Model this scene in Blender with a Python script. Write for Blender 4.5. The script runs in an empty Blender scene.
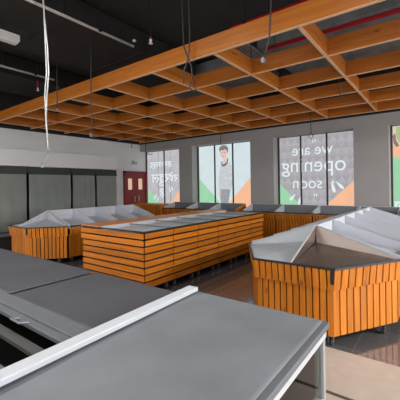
import bpy, math, random
from mathutils import Vector, Matrix
random.seed(7)
SC = bpy.context.scene
COL = SC.collection
PI = math.pi

# ------------------------------------------------------------------ materials
def lin(r, g, b):
    def f(c):
        c /= 255.0
        return c / 12.92 if c <= 0.04045 else ((c + 0.055) / 1.055) ** 2.4
    return (f(r), f(g), f(b), 1.0)

def new_mat(name):
    m = bpy.data.materials.new(name)
    m.use_nodes = True
    nt = m.node_tree
    return m, nt, nt.nodes.get('Principled BSDF'), nt.nodes, nt.links

def plain(name, rgb, rough=0.6, metal=0.0, noise=0.06, scale=6.0, bump=0.0, bscale=40.0, spec=0.5):
    """Principled surface whose colour drifts a little with a noise texture."""
    m, nt, b, N, L = new_mat(name)
    b.inputs['Roughness'].default_value = rough
    b.inputs['Metallic'].default_value = metal
    b.inputs['Specular IOR Level'].default_value = spec
    tc = N.new('ShaderNodeTexCoord'); nz = N.new('ShaderNodeTexNoise')
    nz.inputs['Scale'].default_value = scale; nz.inputs['Detail'].default_value = 4
    rp = N.new('ShaderNodeValToRGB')
    c = lin(*rgb)
    rp.color_ramp.elements[0].position = 0.3; rp.color_ramp.elements[1].position = 0.7
    rp.color_ramp.elements[0].color = tuple(x * (1 - noise) for x in c[:3]) + (1,)
    rp.color_ramp.elements[1].color = tuple(min(1, x * (1 + noise)) for x in c[:3]) + (1,)
    L.new(tc.outputs['Object'], nz.inputs['Vector']); L.new(nz.outputs['Fac'], rp.inputs['Fac'])
    L.new(rp.outputs['Color'], b.inputs['Base Color'])
    if bump:
        n2 = N.new('ShaderNodeTexNoise'); n2.inputs['Scale'].default_value = bscale; n2.inputs['Detail'].default_value = 3
        bp = N.new('ShaderNodeBump'); bp.inputs['Strength'].default_value = bump; bp.inputs['Distance'].default_value = 0.02
        L.new(tc.outputs['Object'], n2.inputs['Vector']); L.new(n2.outputs['Fac'], bp.inputs['Height'])
        L.new(bp.outputs['Normal'], b.inputs['Normal'])
    return m

def wood(name, axis, light, dark, rough=0.42, var=0.16):
    """Knotty softwood: grain stretched along one axis, tone different for every board."""
    m, nt, b, N, L = new_mat(name)
    b.inputs['Roughness'].default_value = rough
    b.inputs['Specular IOR Level'].default_value = 0.35
    tc = N.new('ShaderNodeTexCoord'); mp = N.new('ShaderNodeMapping')
    sc = [26.0, 26.0, 26.0]; sc['xyz'.index(axis)] = 1.3
    mp.inputs['Scale'].default_value = sc
    geo = N.new('ShaderNodeNewGeometry')
    add = N.new('ShaderNodeVectorMath'); add.operation = 'ADD'
    mul = N.new('ShaderNodeMath'); mul.operation = 'MULTIPLY'; mul.inputs[1].default_value = 37.0
    L.new(geo.outputs['Random Per Island'], mul.inputs[0])
    L.new(tc.outputs['Object'], add.inputs[0]); L.new(mul.outputs[0], add.inputs[1])
    L.new(add.outputs[0], mp.inputs['Vector'])
    nz = N.new('ShaderNodeTexNoise'); nz.inputs['Scale'].default_value = 1.0; nz.inputs['Detail'].default_value = 5
    nz.inputs['Distortion'].default_value = 0.6
    L.new(mp.outputs[0], nz.inputs['Vector'])
    rp = N.new('ShaderNodeValToRGB')
    rp.color_ramp.elements[0].position = 0.30; rp.color_ramp.elements[0].color = lin(*dark)
    rp.color_ramp.elements[1].position = 0.62; rp.color_ramp.elements[1].color = lin(*light)
    L.new(nz.outputs['Fac'], rp.inputs['Fac'])
    # knots
    vo = N.new('ShaderNodeTexVoronoi'); vo.inputs['Scale'].default_value = 1.0
    m2 = N.new('ShaderNodeMapping'); s2 = [5.5, 5.5, 5.5]; s2['xyz'.index(axis)] = 2.4
    m2.inputs['Scale'].default_value = s2
    L.new(add.outputs[0], m2.inputs['Vector']); L.new(m2.outputs[0], vo.inputs['Vector'])
    kr = N.new('ShaderNodeValToRGB')
    kr.color_ramp.elements[0].position = 0.03; kr.color_ramp.elements[0].color = (0.38, 0.30, 0.25, 1)
    kr.color_ramp.elements[1].position = 0.13; kr.color_ramp.elements[1].color = (1, 1, 1, 1)
    L.new(vo.outputs['Distance'], kr.inputs['Fac'])
    mx = N.new('ShaderNodeMixRGB'); mx.blend_type = 'MULTIPLY'; mx.inputs['Fac'].default_value = 0.8
    L.new(rp.outputs['Color'], mx.inputs['Color1']); L.new(kr.outputs['Color'], mx.inputs['Color2'])
    # per board tone
    mr = N.new('ShaderNodeMapRange'); mr.inputs['To Min'].default_value = 1 - var; mr.inputs['To Max'].default_value = 1 + var
    L.new(geo.outputs['Random Per Island'], mr.inputs['Value'])
    hv = N.new('ShaderNodeHueSaturation'); hv.inputs['Saturation'].default_value = 1.0
    L.new(mr.outputs[0], hv.inputs['Value']); L.new(mx.outputs['Color'], hv.inputs['Color'])
    L.new(hv.outputs['Color'], b.inputs['Base Color'])
    return m

def glow(name, rgb, strength=1.0, mottling=0.03, scale=3.0):
    """Printed window film with daylight behind it (a lit window)."""
    m, nt, b, N, L = new_mat(name)
    N.remove(b)
    out = N.get('Material Output'); em = N.new('ShaderNodeEmission'); em.inputs['Strength'].default_value = strength
    tc = N.new('ShaderNodeTexCoord'); nz = N.new('ShaderNodeTexNoise'); nz.inputs['Scale'].default_value = scale
    rp = N.new('ShaderNodeValToRGB'); c = lin(*rgb)
    rp.color_ramp.elements[0].position = .3; rp.color_ramp.elements[1].position = .7
    rp.color_ramp.elements[0].color = tuple(x * (1 - mottling) for x in c[:3]) + (1,)
    rp.color_ramp.elements[1].color = tuple(x * (1 + mottling) for x in c[:3]) + (1,)
    L.new(tc.outputs['Object'], nz.inputs['Vector']); L.new(nz.outputs['Fac'], rp.inputs['Fac'])
    L.new(rp.outputs['Color'], em.inputs['Color']); L.new(em.outputs[0], out.inputs['Surface'])
    return m

def glow_cubes(name, a, bcol, size=0.21):
    """Printed film with a tumbling-block pattern: rhombi in three near-equal greys."""
    m, nt, bs, N, L = new_mat(name)
    N.remove(bs)
    out = N.get('Material Output'); em = N.new('ShaderNodeEmission')
    tc = N.new('ShaderNodeTexCoord'); sp = N.new('ShaderNodeSeparateXYZ')
    L.new(tc.outputs['Object'], sp.inputs[0])
    def M(op, i0, i1=None):
        n = N.new('ShaderNodeMath'); n.operation = op
        for k, i in enumerate((i0, i1)):
            if i is None: continue
            if isinstance(i, (int, float)): n.inputs[k].default_value = i
            else: L.new(i, n.inputs[k])
        return n.outputs[0]
    x = M('DIVIDE', sp.outputs['X'], size); z = M('DIVIDE', sp.outputs['Z'], size)
    u = M('ADD', x, M('MULTIPLY', z, 0.577)); v = M('SUBTRACT', M('MULTIPLY', z, 0.577), x); w = M('MULTIPLY', z, 1.155)
    s = M('ADD', M('ADD', M('FLOOR', u), M('FLOOR', v)), M('FLOOR', M('ADD', w, 0.0)))
    t = M('DIVIDE', M('FLOORED_MODULO', s, 3.0), 2.0)
    rp = N.new('ShaderNodeMixRGB'); rp.inputs['Color1'].default_value = lin(*a); rp.inputs['Color2'].default_value = lin(*bcol)
    L.new(t, rp.inputs['Fac']); L.new(rp.outputs[0], em.inputs['Color']); L.new(em.outputs[0], out.inputs['Surface'])
    return m

def tiles(name, rgb, grout, size, rough, var=0.12, offset=(0, 0), bump=0.1, gw=0.004):
    m, nt, b, N, L = new_mat(name)
    b.inputs['Roughness'].default_value = rough
    b.inputs['Specular IOR Level'].default_value = 0.85 if rough < .3 else .4
    b.inputs['Coat Weight'].default_value = 0.35 if rough < .3 else 0.0
    b.inputs['Coat Roughness'].default_value = .14
    tc = N.new('ShaderNodeTexCoord'); mp = N.new('ShaderNodeMapping')
    mp.inputs['Location'].default_value = (offset[0], offset[1], 0)
    br = N.new('ShaderNodeTexBrick'); br.offset = 0.0; br.squash = 1.0
    br.inputs['Scale'].default_value = 1.0; br.inputs['Brick Width'].default_value = size; br.inputs['Row Height'].default_value = size
    br.inputs['Mortar Size'].default_value = gw; br.inputs['Mortar Smooth'].default_value = 0.1
    c = lin(*rgb)
    br.inputs['Color1'].default_value = tuple(x * (1 - var) for x in c[:3]) + (1,)
    br.inputs['Color2'].default_value = tuple(x * (1 + var) for x in c[:3]) + (1,)
    br.inputs['Mortar'].default_value = lin(*grout)
    L.new(tc.outputs['Object'], mp.inputs[0]); L.new(mp.outputs[0], br.inputs['Vector'])
    nz = N.new('ShaderNodeTexNoise'); nz.inputs['Scale'].default_value = 9; nz.inputs['Detail'].default_value = 5
    L.new(tc.outputs['Object'], nz.inputs['Vector'])
    mr = N.new('ShaderNodeMapRange'); mr.inputs['To Min'].default_value = 0.85; mr.inputs['To Max'].default_value = 1.15
    L.new(nz.outputs['Fac'], mr.inputs['Value'])
    hv = N.new('ShaderNodeHueSaturation'); L.new(br.outputs['Color'], hv.inputs['Color']); L.new(mr.outputs[0], hv.inputs['Value'])
    L.new(hv.outputs[0], b.inputs['Base Color'])
    return m

def glass_mat(name):
    m, nt, b, N, L = new_mat(name)
    N.remove(b); out = N.get('Material Output')
    tr = N.new('ShaderNodeBsdfTransparent'); tr.inputs['Color'].default_value = (0.90, 0.93, 0.92, 1)
    gl = N.new('ShaderNodeBsdfGlossy'); gl.inputs['Roughness'].default_value = 0.03
    fr = N.new('ShaderNodeFresnel'); fr.inputs['IOR'].default_value = 1.45
    mx = N.new('ShaderNodeMixShader'); L.new(fr.outputs[0], mx.inputs[0]); L.new(tr.outputs[0], mx.inputs[1]); L.new(gl.outputs[0], mx.inputs[2])
    L.new(mx.outputs[0], out.inputs['Surface'])
    return m

M = {}
WL, WD = (210, 127, 34), (184, 101, 22)
M['wood_v'] = wood('wood_boards_upright', 'z', WL, WD)
M['wood_y'] = wood('wood_boards_along_y', 'y', WL, WD)
M['wood_x'] = wood('wood_boards_along_x', 'x', WL, WD)
M['shelf_wood'] = wood('shelf_slats', 'y', (212, 148, 104), (174, 112, 72), var=0.2)
M['beam_x'] = wood('beam_timber_along_x', 'x', (188, 112, 38), (166, 92, 26), var=0.06)
M['beam_y'] = wood('beam_timber_along_y', 'y', (188, 112, 38), (166, 92, 26), var=0.06)
M['pale_edge'] = plain('pale_timber_edge', (226, 184, 142), 0.6)  # paler strip along the underside of the beams
M['carcass'] = plain('carcass_black', (24, 20, 18), 0.8)
M['rim'] = plain('rim_dark_steel', (58, 60, 62), 0.4, 0.6)
M['tray'] = plain('tray_grey_sheet', (190, 195, 201), 0.5, 0.08, 0.05, 2.5)
M['tray_pale'] = plain('tray_pale_sheet', (182, 184, 192), 0.4, 0.2, 0.04, 2.5)
M['steel'] = plain('tray_brushed_steel', (146, 132, 124), 0.26, 0.75, 0.12, 2.0, 0.05, 3)
M['divider'] = plain('divider_white_sheet', (204, 206, 214), 0.4, 0.1, 0.03)
M['caster'] = plain('caster_zinc', (150, 150, 152), 0.3, 0.8)
M['rubber'] = plain('caster_rubber', (70, 70, 72), 0.6)
M['black_steel'] = plain('bracket_black', (20, 20, 22), 0.5)
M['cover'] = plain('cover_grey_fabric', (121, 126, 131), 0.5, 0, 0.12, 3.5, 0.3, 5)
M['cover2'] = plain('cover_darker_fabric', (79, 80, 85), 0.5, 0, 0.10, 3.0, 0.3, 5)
M['alu'] = plain('aluminium_bright', (206, 210, 216), 0.4, 0.0, 0.03)
M['alu_dull'] = plain('aluminium_dull', (122, 126, 131), 0.42, 0.35, 0.05)
M['post'] = plain('post_anodised', (186, 190, 194), 0.35, 0.4, 0.03)
M['tub'] = plain('tub_black', (16, 16, 17), 0.6)
M['tubbar'] = plain('tub_bar_grey', (84, 84, 82), 0.5, 0.2)
M['panel_grey'] = plain('panel_grey', (120, 122, 124), 0.5)
M['glass'] = glass_mat('clear_glass')
M['white_wall'] = plain('wall_white_paint', (224, 224, 223), 0.7, 0, 0.03, 1.5)
M['grey_wall'] = plain('wall_grey_paint', (162, 159, 158), 0.75, 0, 0.04, 1.2)
M['black_paint'] = plain('ceiling_black_paint', (42, 42, 42), 0.9, 0, 0.15, 2.0)
M['duct'] = plain('duct_dark_foil', (30, 30, 30), 0.75, 0.0, 0.25, 3.0)
M['duct_lit'] = plain('duct_lit_foil', (112, 114, 114), 0.75, 0.0, 0.25, 3.0)  # paler tone stands in for light reaching the ceiling above the grid
M['duct2'] = plain('duct_black_foil', (26, 26, 27), 0.8, 0.0, 0.2, 3.0)
M['conduit'] = plain('conduit_galvanised', (150, 152, 154), 0.4, 0.5)
M['red_pipe'] = plain('pipe_red_enamel', (170, 20, 36), 0.4)
M['white_plastic'] = plain('white_plastic', (222, 222, 220), 0.45)
M['white_cable'] = plain('white_cable', (200, 200, 198), 0.6)
M['grey_cable'] = plain('grey_cable', (62, 58, 56), 0.6)
M['dark_floor'] = tiles('floor_dark_tiles', (92, 90, 90), (120, 116, 112), 0.6, 0.10, 0.10, (0.1, 0.26))
M['beige_floor'] = tiles('floor_beige_tiles', (188, 174, 162), (196, 174, 158), 0.6, 0.4, 0.02, (0.1, 0.26), gw=0.003)
M['joint'] = plain('floor_joint', (84, 76, 72), 0.6)
M['blind'] = plain('blind_grey_fabric', (128, 133, 128), 0.7, 0, 0.06, 1.6, 0.12, 3)
M['dark_trim'] = plain('dark_trim', (44, 47, 48), 0.5)
M['red_door'] = plain('door_dark_red', (128, 34, 34), 0.5, 0, 0.08)
M['vision'] = glow('vision_panel_lit', (226, 190, 160), 0.9)
M['frame_dark'] = plain('window_frame_dark', (58, 60, 60), 0.5)
M['film_blue'] = glow('film_pale_blue', (212, 226, 230), 1.0)
M['film_green'] = glow('film_green', (160, 214, 172), 1.0)
M['film_orange'] = glow('film_orange', (247, 190, 152), 1.0)
M['film_cubes'] = glow_cubes('film_grey_blocks', (168, 165, 170), (181, 178, 183))
M['film_grey'] = glow('film_soft_grey', (190, 188, 193), 1.0, 0.08, 4)
M['film_white'] = glow('film_white', (226, 238, 242), 1.0)
M['film_cream'] = glow('film_cream', (222, 208, 198), 1.0)
M['film_olive'] = glow('film_olive', (180, 190, 140), 1.0)
M['film_brown'] = glow('film_brown', (150, 125, 112), 1.0)
M['ink_skin'] = glow('print_skin', (226, 196, 180), 1.0)
M['ink_hair'] = glow('print_hair', (132, 126, 126), 1.0, 0.12, 20)
M['ink_jumper'] = glow('print_jumper', (200, 204, 209), 1.0, 0.10, 9)
M['ink_collar'] = glow('print_collar', (118, 120, 128), 1.0)
M['ink_jeans'] = glow('print_jeans', (156, 158, 166), 1.0, 0.12, 12)
M['green_plastic'] = plain('green_plastic', (40, 104, 66), 0.5)
M['sign_face'] = plain('sign_face', (206, 222, 218), 0.5)
M['sign_ink'] = plain('sign_ink', (92, 102, 104), 0.5)
M['fill_glow'] = glow('fill_diffuser', (255, 250, 240), 2.0)

# ------------------------------------------------------------------ mesh helpers
class MB:
    def __init__(s): s.v = []; s.f = []
    def add(s, vs, fs):
        o = len(s.v); s.v += [tuple(p) for p in vs]; s.f += [tuple(o + i for i in f) for f in fs]
    def box(s, x0, x1, y0, y1, z0, z1):
        s.hexa([(x0,y0,z0),(x1,y0,z0),(x1,y1,z0),(x0,y1,z0),(x0,y0,z1),(x1,y0,z1),(x1,y1,z1),(x0,y1,z1)])
    def hexa(s, p): s.add(p, [(3,2,1,0),(4,5,6,7),(0,1,5,4),(1,2,6,5),(2,3,7,6),(3,0,4,7)])
    def slab(s, poly, t):
        """planar polygon (any orientation) thickened by vector t"""
        n = len(poly); t = Vector(t)
        vs = [Vector(p) for p in poly] + [Vector(p) + t for p in poly]
        s.add(vs, [tuple(reversed(range(n))), tuple(range(n, 2 * n))] + [(i, (i + 1) % n, n + (i + 1) % n, n + i) for i in range(n)])
    def tube(s, pts, r, n=8):
        pts = [Vector(p) for p in pts]; rings = []
        for i, p in enumerate(pts):
            d = (pts[min(i + 1, len(pts) - 1)] - pts[max(i - 1, 0)]).normalized()
            a = d.cross(Vector((0.13, 0.27, 1))) if abs(d.z) < 0.9 else d.cross(Vector((1, 0.2, 0)))
            a.normalize(); b = d.cross(a)
            rings.append([p + (a * math.cos(2*PI*k/n) + b * math.sin(2*PI*k/n)) * r for k in range(n)])
        vs = [q for rg in rings for q in rg]; fs = []
        for i in range(len(pts) - 1):
            for k in range(n):
                fs.append((i*n+k, i*n+(k+1) % n, (i+1)*n+(k+1) % n, (i+1)*n+k))
        fs.append(tuple(reversed(range(n)))); fs.append(tuple((len(pts)-1)*n + k for k in range(n)))
        s.add(vs, fs)
    def lathe(s, c, prof, n=12, axis='z'):
        vs = []; fs = []
        for (r, h) in prof:
            for k in range(n):
                a = 2*PI*k/n; x, y = r*math.cos(a), r*math.sin(a)
                d = {'z': (x, y, h), 'x': (h, x, y), 'y': (x, h, y)}[axis]
                vs.append((c[0]+d[0], c[1]+d[1], c[2]+d[2]))
        for i in range(len(prof)-1):
            for k in range(n): fs.append((i*n+k, i*n+(k+1) % n, (i+1)*n+(k+1) % n, (i+1)*n+k))
        fs.append(tuple(reversed(range(n)))); fs.append(tuple((len(prof)-1)*n+k for k in range(n)))
        s.add(vs, fs)
    def build(s, name, mat, parent=None, bevel=0.0, smooth=False):
        me = bpy.data.meshes.new(name); me.from_pydata(s.v, [], s.f); me.update()
        import bmesh
        bm = bmesh.new(); bm.from_mesh(me); bmesh.ops.recalc_face_normals(bm, faces=bm.faces); bm.to_mesh(me); bm.free()
        me.materials.append(mat if not isinstance(mat, str) else M[mat])
        if smooth:
            for p in me.polygons: p.use_smooth = True
        o = bpy.data.objects.new(name, me); COL.objects.link(o)
        if parent is not None: o.parent = parent
        if bevel:
            bv = o.modifiers.new('edge', 'BEVEL'); bv.width = bevel; bv.segments = 2; bv.limit_method = 'ANGLE'
        return o

def thing(name, label, cat, loc=(0, 0, 0), rz=0.0, group=None):
    o = bpy.data.objects.new(name, None); COL.objects.link(o)
    o.empty_display_size = 0.1; o.location = loc; o.rotation_euler = (0, 0, rz)
    return tag(o, label, cat, group)
def tag(o, label, cat, group=None):
    o['label'] = label; o['category'] = cat
    if group: o['group'] = group
    return o
def struct(o, label, cat):
    o['kind'] = 'structure'; o['label'] = label; o['category'] = cat
    return o
def dup(root, loc, label, group=None):
    def cp(o, parent):
        c = o.copy(); COL.objects.link(c)
        if parent is not None: c.parent = parent
        for ch in list(o.children): cp(ch, c)
        return c
    r = cp(root, None); r.location = loc; r['label'] = label
    if group: r['group'] = group
    return r
def bx(x0, x1, y0, y1, z0, z1):
    m = MB(); m.box(x0, x1, y0, y1, z0, z1); return m

# ------------------------------------------------------------------ camera
F, YAW, HOR, ROLL, H = 320.9, 0.6459, 186.0, 0.015, 1.6
cam = bpy.data.cameras.new('camera'); cam.sensor_width = 36; cam.lens = F / 400 * 36
cam.shift_y = -(200 - HOR) / 400
cam.clip_start = 0.05
co = bpy.data.objects.new('camera', cam); COL.objects.link(co)
co.matrix_world = Matrix.Translation((0, 0, H)) @ Matrix.Rotation(YAW, 4, 'Z') @ Matrix.Rotation(PI/2, 4, 'X') @ Matrix.Rotation(-ROLL, 4, 'Z')
SC.camera = co

# ------------------------------------------------------------------ room shell
XL, XR, YB, YW, YG, ZC = -9.45, 9.0, -8.0, 8.65, 9.0, 4.45
SILL, HEAD, WTOP = 0.89, 2.98, 3.25
m = bx(XL - .2, XR + .2, 3.26, YG + .3, -.1, 0); struct(m.build('floor', 'dark_floor'), 'dark grey glossy floor tiles running up to the shop windows', 'floor')
m = bx(XL - .2, XR + .2, YB - .2, 3.26, -.1, 0); struct(m.build('floor', 'beige_floor'), 'pale beige floor tiles in the foreground at lower right', 'floor')
m = bx(-9, XR, 2.535, 2.565, 0, 0.004); struct(m.build('trim_1', 'joint'), 'thin dark expansion joint across the beige floor tiles', 'floor joint')
m = bx(XL - .2, XR + .2, YB - .2, YG + .3, ZC, ZC + .15); struct(m.build('ceiling', 'black_paint'), 'black painted high ceiling above the timber grid', 'ceiling')
# left wall: white below, black above the grid line
m = bx(XL - .2, XL, YB, YG + .3, 0, WTOP); wl = struct(m.build('wall_left', 'white_wall'), 'white wall with the red double door and the exit sign', 'wall')
m = bx(XL - .2, XL, YB, YG + .3, WTOP, ZC); m.build('wall_upper', 'black_paint', wl)
m = bx(XL, XL + .025, 7.1, YG - .0, 2.70, 2.74); struct(m.build('trim_2', 'white_wall'), 'narrow ledge on the white wall above the red door', 'trim')
# bulkhead over the blinds
m = bx(XL, -8.9, -1.2, 7.1, 2.20, 2.63); struct(m.build('trim_3', 'white_wall'), 'white boxed bulkhead above the grey blinds', 'bulkhead')
# window wall, openings
OPEN = [(-9.45, -7.43), (-6.85, -4.605), (-3.86, -1.74), (-0.98, 1.12), (1.95, 4.0)]
m = MB(); xs = XL
for a, b in OPEN:
    if a > xs + .01: m.box(xs, a, YW, YG + .2, 0, HEAD)
    m.box(a, b, YW, YG + .2, 0, SILL)
    xs = b
m.box(xs, XR, YW, YG + .2, 0, HEAD)
m.box(XL, XR, YW, YG + .2, HEAD, WTOP)
wf = struct(m.build('wall_front', 'grey_wall'), 'grey window wall with piers between the film covered windows', 'wall')
m = bx(XL, XR, YW, YG + .2, WTOP, ZC); m.build('wall_upper', 'black_paint', wf)
m = MB()
for a, b in ((YB, -5.5), (-1.1, -.6), (3.6, 4.1), (8.2, YG + .3)): m.box(XR, XR + .2, a, b, 0, 3.1)
m.box(XR, XR + .2, YB, YG + .3, 3.1, ZC)
struct(m.build('wall_right', 'white_wall'), 'white side wall to the right, outside the picture', 'wall')
# rear wall: shopfront openings behind the camera
m = MB()
for a, b in ((XL, -7.5), (-3.6, -3.1), (0.8, 1.3), (6.8, XR)): m.box(a, b, YB - .2, YB, 0, 3.3)
m.box(XL, XR, YB - .2, YB, 3.3, ZC)
struct(m.build('wall_rear', 'white_wall'), 'rear shopfront wall with tall openings behind the viewpoint', 'wall')

# windows -------------------------------------------------------------
YP = YG                                   # film plane
def flat(poly, y, mat, name, parent, t=0.003):
    m = MB(); m.slab([(x, y, z) for x, z in poly], (0, t, 0)); return m.build(name, mat, parent)
def text_mesh(txt, size, name, mat, parent, x, y, z, mirrored=True, align='CENTER', sx=1.0, bold=0.0, face='-y'):
    cu = bpy.data.curves.new(name, 'FONT'); cu.body = txt; cu.size = size; cu.align_x = align; cu.extrude = 0.0015; cu.offset = bold
    tmp = bpy.data.objects.new('tmp', cu); COL.objects.link(tmp)
    dg = bpy.context.evaluated_depsgraph_get(); dg.update()
    me = bpy.data.meshes.new_from_object(tmp.evaluated_get(dg)); bpy.data.objects.remove(tmp); bpy.data.curves.remove(cu)
    for v in me.vertices:
        px = v.co.x * sx * (-1 if mirrored else 1)
        if face == '-y': v.co = (px, -v.co.z, v.co.y)
        else: v.co = (v.co.z, px, v.co.y)        # faces +x
    if mirrored != (face != '-y'): me.flip_normals()
    me.materials.clear(); me.materials.append(M[mat]); me.name = name
    o = bpy.data.objects.new(name, me); COL.objects.link(o); o.location = (x, y, z); o.parent = parent
    return o
def window(n, a, b, film, mulls, label):
    m = MB(); t = 0.045
    m.box(a, a + t, YP - .05, YP + .06, SILL, HEAD); m.box(b - .012, b, YP - .02, YP + .06, SILL, HEAD)
    m.box(a, b, YP - .02, YP + .06, HEAD - .012, HEAD); m.box(a, b, YP - .02, YP + .06, SILL, SILL + .02)
    for x in mulls: m.box(x - .022, x + .022, YP - .03, YP + .05, SILL, HEAD)
    w = struct(m.build('window_%d' % n, 'frame_dark'), label, 'window')
    xs = [a + t] + mulls + [b - .012]
    for i in range(len(xs) - 1):
        bx(xs[i], xs[i+1], YP, YP + .012, SILL, HEAD).build('pane', film, w)
    return w
yd = YP - 0.006
def band(n, w, a, b, z0, poly, mat, name, k=1): return flat(poly, yd - .004 * k + .004, mat, name, w)
# window 1 : grey film, lettering in another script
a, b = OPEN[0]
M['print_line'] = glow('print_grey_line', (140, 138, 144))
w1 = window(1, a, b, 'film_grey', [-8.47], 'narrow corner window with grey film and white lettering beside the red door')
flat([(a + .07, SILL), (a + .07, 1.56), (-8.68, SILL)], yd, 'film_green', 'green_corner', w1)
flat([(b - .013, SILL), (b - .013, 1.76), (-8.28, SILL)], yd, 'film_orange', 'orange_corner', w1)
for x in (-8.80, -8.17):
    flat([(x - .012, SILL), (x + .012, SILL), (x + .012, HEAD - .02), (x - .012, HEAD - .02)], yd, 'print_line', 'film_seam', w1)
for txt, x, z, s in (('\u0939\u092e', -8.32, 2.36, .30), ('\u091c\u0932\u094d\u0926', -8.88, 2.36, .30), ('\u0930\u0939\u0947', -8.02, 1.80, .38), ('\u0916\u0941\u0932', -8.70, 1.76, .50), ('\u0939\u0948\u0902', -8.62, 1.22, .36)):
    text_mesh(txt, s, 'lettering', 'film_white', w1, x, yd - .004, z, True, 'CENTER', 1.25, 0.004)
def drop(w, x, z, l, ang, wd=.045):
    m = MB(); c, s_ = math.cos(ang), math.sin(ang); pts = []
    prof = [(0, .25), (.25, .55), (.6, 1.0), (.85, .9), (1, .35)]
    for t, r in prof: pts.append((t * l, r * wd))
    for t, r in reversed(prof): pts.append((t * l, -r * wd))
    m.slab([(x + u * s_ + v * c, yd - .006, z - u * c + v * s_) for u, v in pts], (0, .003, 0)); m.build('splash_mark', 'film_white', w)
drop(w1, -8.14, 1.62, .20, .5, .03); drop(w1, -8.22, 1.60, .22, .2, .03); drop(w1, -8.92, 1.30, .22, -.6, .035); drop(w1, -8.80, 1.22, .2, -.3, .03)
# window 2 : pale blue film with printed man
a, b = OPEN[1]
w2 = window(2, a, b, 'film_blue', [-6.13, -5.42], 'window with pale blue film and a printed young man in a grey jumper')
flat([(a + .045, SILL), (a + .045, 1.86), (-5.80, SILL)], yd, 'film_green', 'green_corner', w2)
flat([(b - .013, SILL), (b - .013, 2.02), (-5.73, SILL)], yd, 'film_orange', 'orange_corner', w2)
MX = -5.745
def pp(pts): return [(MX + x, z) for x, z in pts]
man = [
 ('printed_trousers', 'ink_jeans', [(-.19,1.50),(-.20,1.25),(-.14,SILL),(.10,SILL),(.16,1.2),(.22,1.50),(.05,1.58)], 1),
 ('printed_hand', 'ink_skin', [(-.235,1.42),(-.25,1.26),(-.20,1.20),(-.165,1.30),(-.17,1.44)], 2),
 ('printed_jumper', 'ink_jumper', [(-.19,1.47),(-.24,1.44),(-.25,1.75),(-.20,2.15),(-.15,2.34),(-.06,2.42),(.05,2.36),(.18,2.38),(.27,2.25),(.30,1.95),(.31,1.62),(.25,1.46),(.0,1.49)], 2),
 ('printed_neck', 'ink_skin', [(-.05,2.60),(-.02,2.34),(.06,2.34),(.10,2.60)], 3),
 ('printed_collar', 'ink_collar', [(-.10,2.42),(-.08,2.30),(.02,2.33),(.08,2.37),(.13,2.52),(.16,2.46),(.12,2.32),(.03,2.25),(-.09,2.23),(-.13,2.38)], 4),
 ('printed_face', 'ink_skin', [(-.155,2.78),(-.15,2.62),(-.10,2.53),(-.03,2.49),(.05,2.53),(.10,2.64),(.115,2.80),(-.02,2.86)], 4),
 ('printed_hair', 'ink_hair', [(-.18,2.73),(-.20,2.84),(-.14,2.92),(-.02,2.945),(.09,2.92),(.155,2.84),(.15,2.72),(.115,2.66),(.105,2.77),(.03,2.80),(-.06,2.77),(-.12,2.79),(-.155,2.74)], 5),
]
for nm, mt, pts, k in man: flat(pp(pts), yd - .004 * k, mt, nm, w2)
for x in (-.105, .01): flat(pp([(x-.03,2.705),(x+.03,2.705),(x+.03,2.685),(x-.03,2.685)]), yd - .024, 'ink_hair', 'printed_eye', w2)
flat(pp([(-.085,2.575),(-.015,2.58),(-.015,2.568),(-.08,2.562)]), yd - .024, 'film_brown', 'printed_mouth', w2)
text_mesh('soon', .12, 'lettering', 'film_white', w2, -6.25, yd - .004, 1.0, True)
# window 3 : grey blocks, mirrored words
a, b = OPEN[2]
w3 = window(3, a, b, 'film_cubes', [-3.18, -2.47], 'window with grey patterned film reading we are opening soon, mirrored')
flat([(a + .045, SILL), (a + .045, 1.63), (-3.10, SILL)], yd, 'film_green', 'green_corner', w3)
flat([(b - .013, SILL), (b - .013, 1.73), (-2.675, SILL)], yd, 'film_orange', 'orange_corner', w3)
text_mesh('we are', .43, 'lettering', 'film_white', w3, -2.88, yd - .004, 2.43, True, 'CENTER', 0.94, .0)
text_mesh('opening', .58, 'lettering', 'film_white', w3, -2.865, yd - .004, 1.96, True, 'CENTER', 0.96, .0)
text_mesh('soon', .46, 'lettering', 'film_white', w3, -3.02, yd - .004, 1.49, True, 'CENTER', 0.94, .0)
drop(w3, -2.36, 1.66, .30, .25, .045); drop(w3, -2.24, 1.66, .26, .75, .04); drop(w3, -2.34, 1.70, .09, .5, .02)
drop(w3, -3.36, 1.32, .24, -.75, .04); drop(w3, -3.20, 1.26, .24, -.25, .04)
drop(w3, -2.80, 1.36, .10, -.3, .015); drop(w3, -2.74, 1.36, .10, -.3, .015); drop(w3, -2.86, 2.84, .09, .3, .015); drop(w3, -2.80, 2.86, .09, .3, .015)
# window 4 : cream, orange and green graphics
a, b = OPEN[3]
w4 = window(4, a, b, 'film_cream', [-0.28, 0.4], 'window at the right edge with green, orange and cream film')
flat([(a+.045,2.50),(b-.045,2.50),(b-.045,1.4),(a+.045,1.4)], yd, 'film_orange', 'orange_band', w4)
flat([(a+.045,SILL),(a+.045,2.24)] + [(a+.045+.06*i, 2.24-.0105*i*i) for i in range(1, 12)] + [(b-.045,.95),(b-.045,SILL)], yd - .004, 'film_green', 'green_area', w4)
flat([(-.87,2.95),(-.55,2.95),(-.55,2.55),(-.80,2.56),(-.86,2.7)], yd, 'film_olive', 'olive_area', w4)
flat([(-.935,2.74),(-.88,2.8),(-.86,2.62),(-.80,2.5),(-.86,2.46),(-.92,2.56)], yd - .004, 'film_brown', 'brown_mark', w4)
flat([(-.92,1.16),(-.5,1.16),(-.5,.92),(-.90,.92)], yd - .008, 'film_white', 'white_badge', w4)
m = MB(); m.lathe((-.78, yd - .012, 1.04), [(.085, 0), (.085, .003)], 16, 'y'); m.build('badge_ring', 'film_green', w4)
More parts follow.
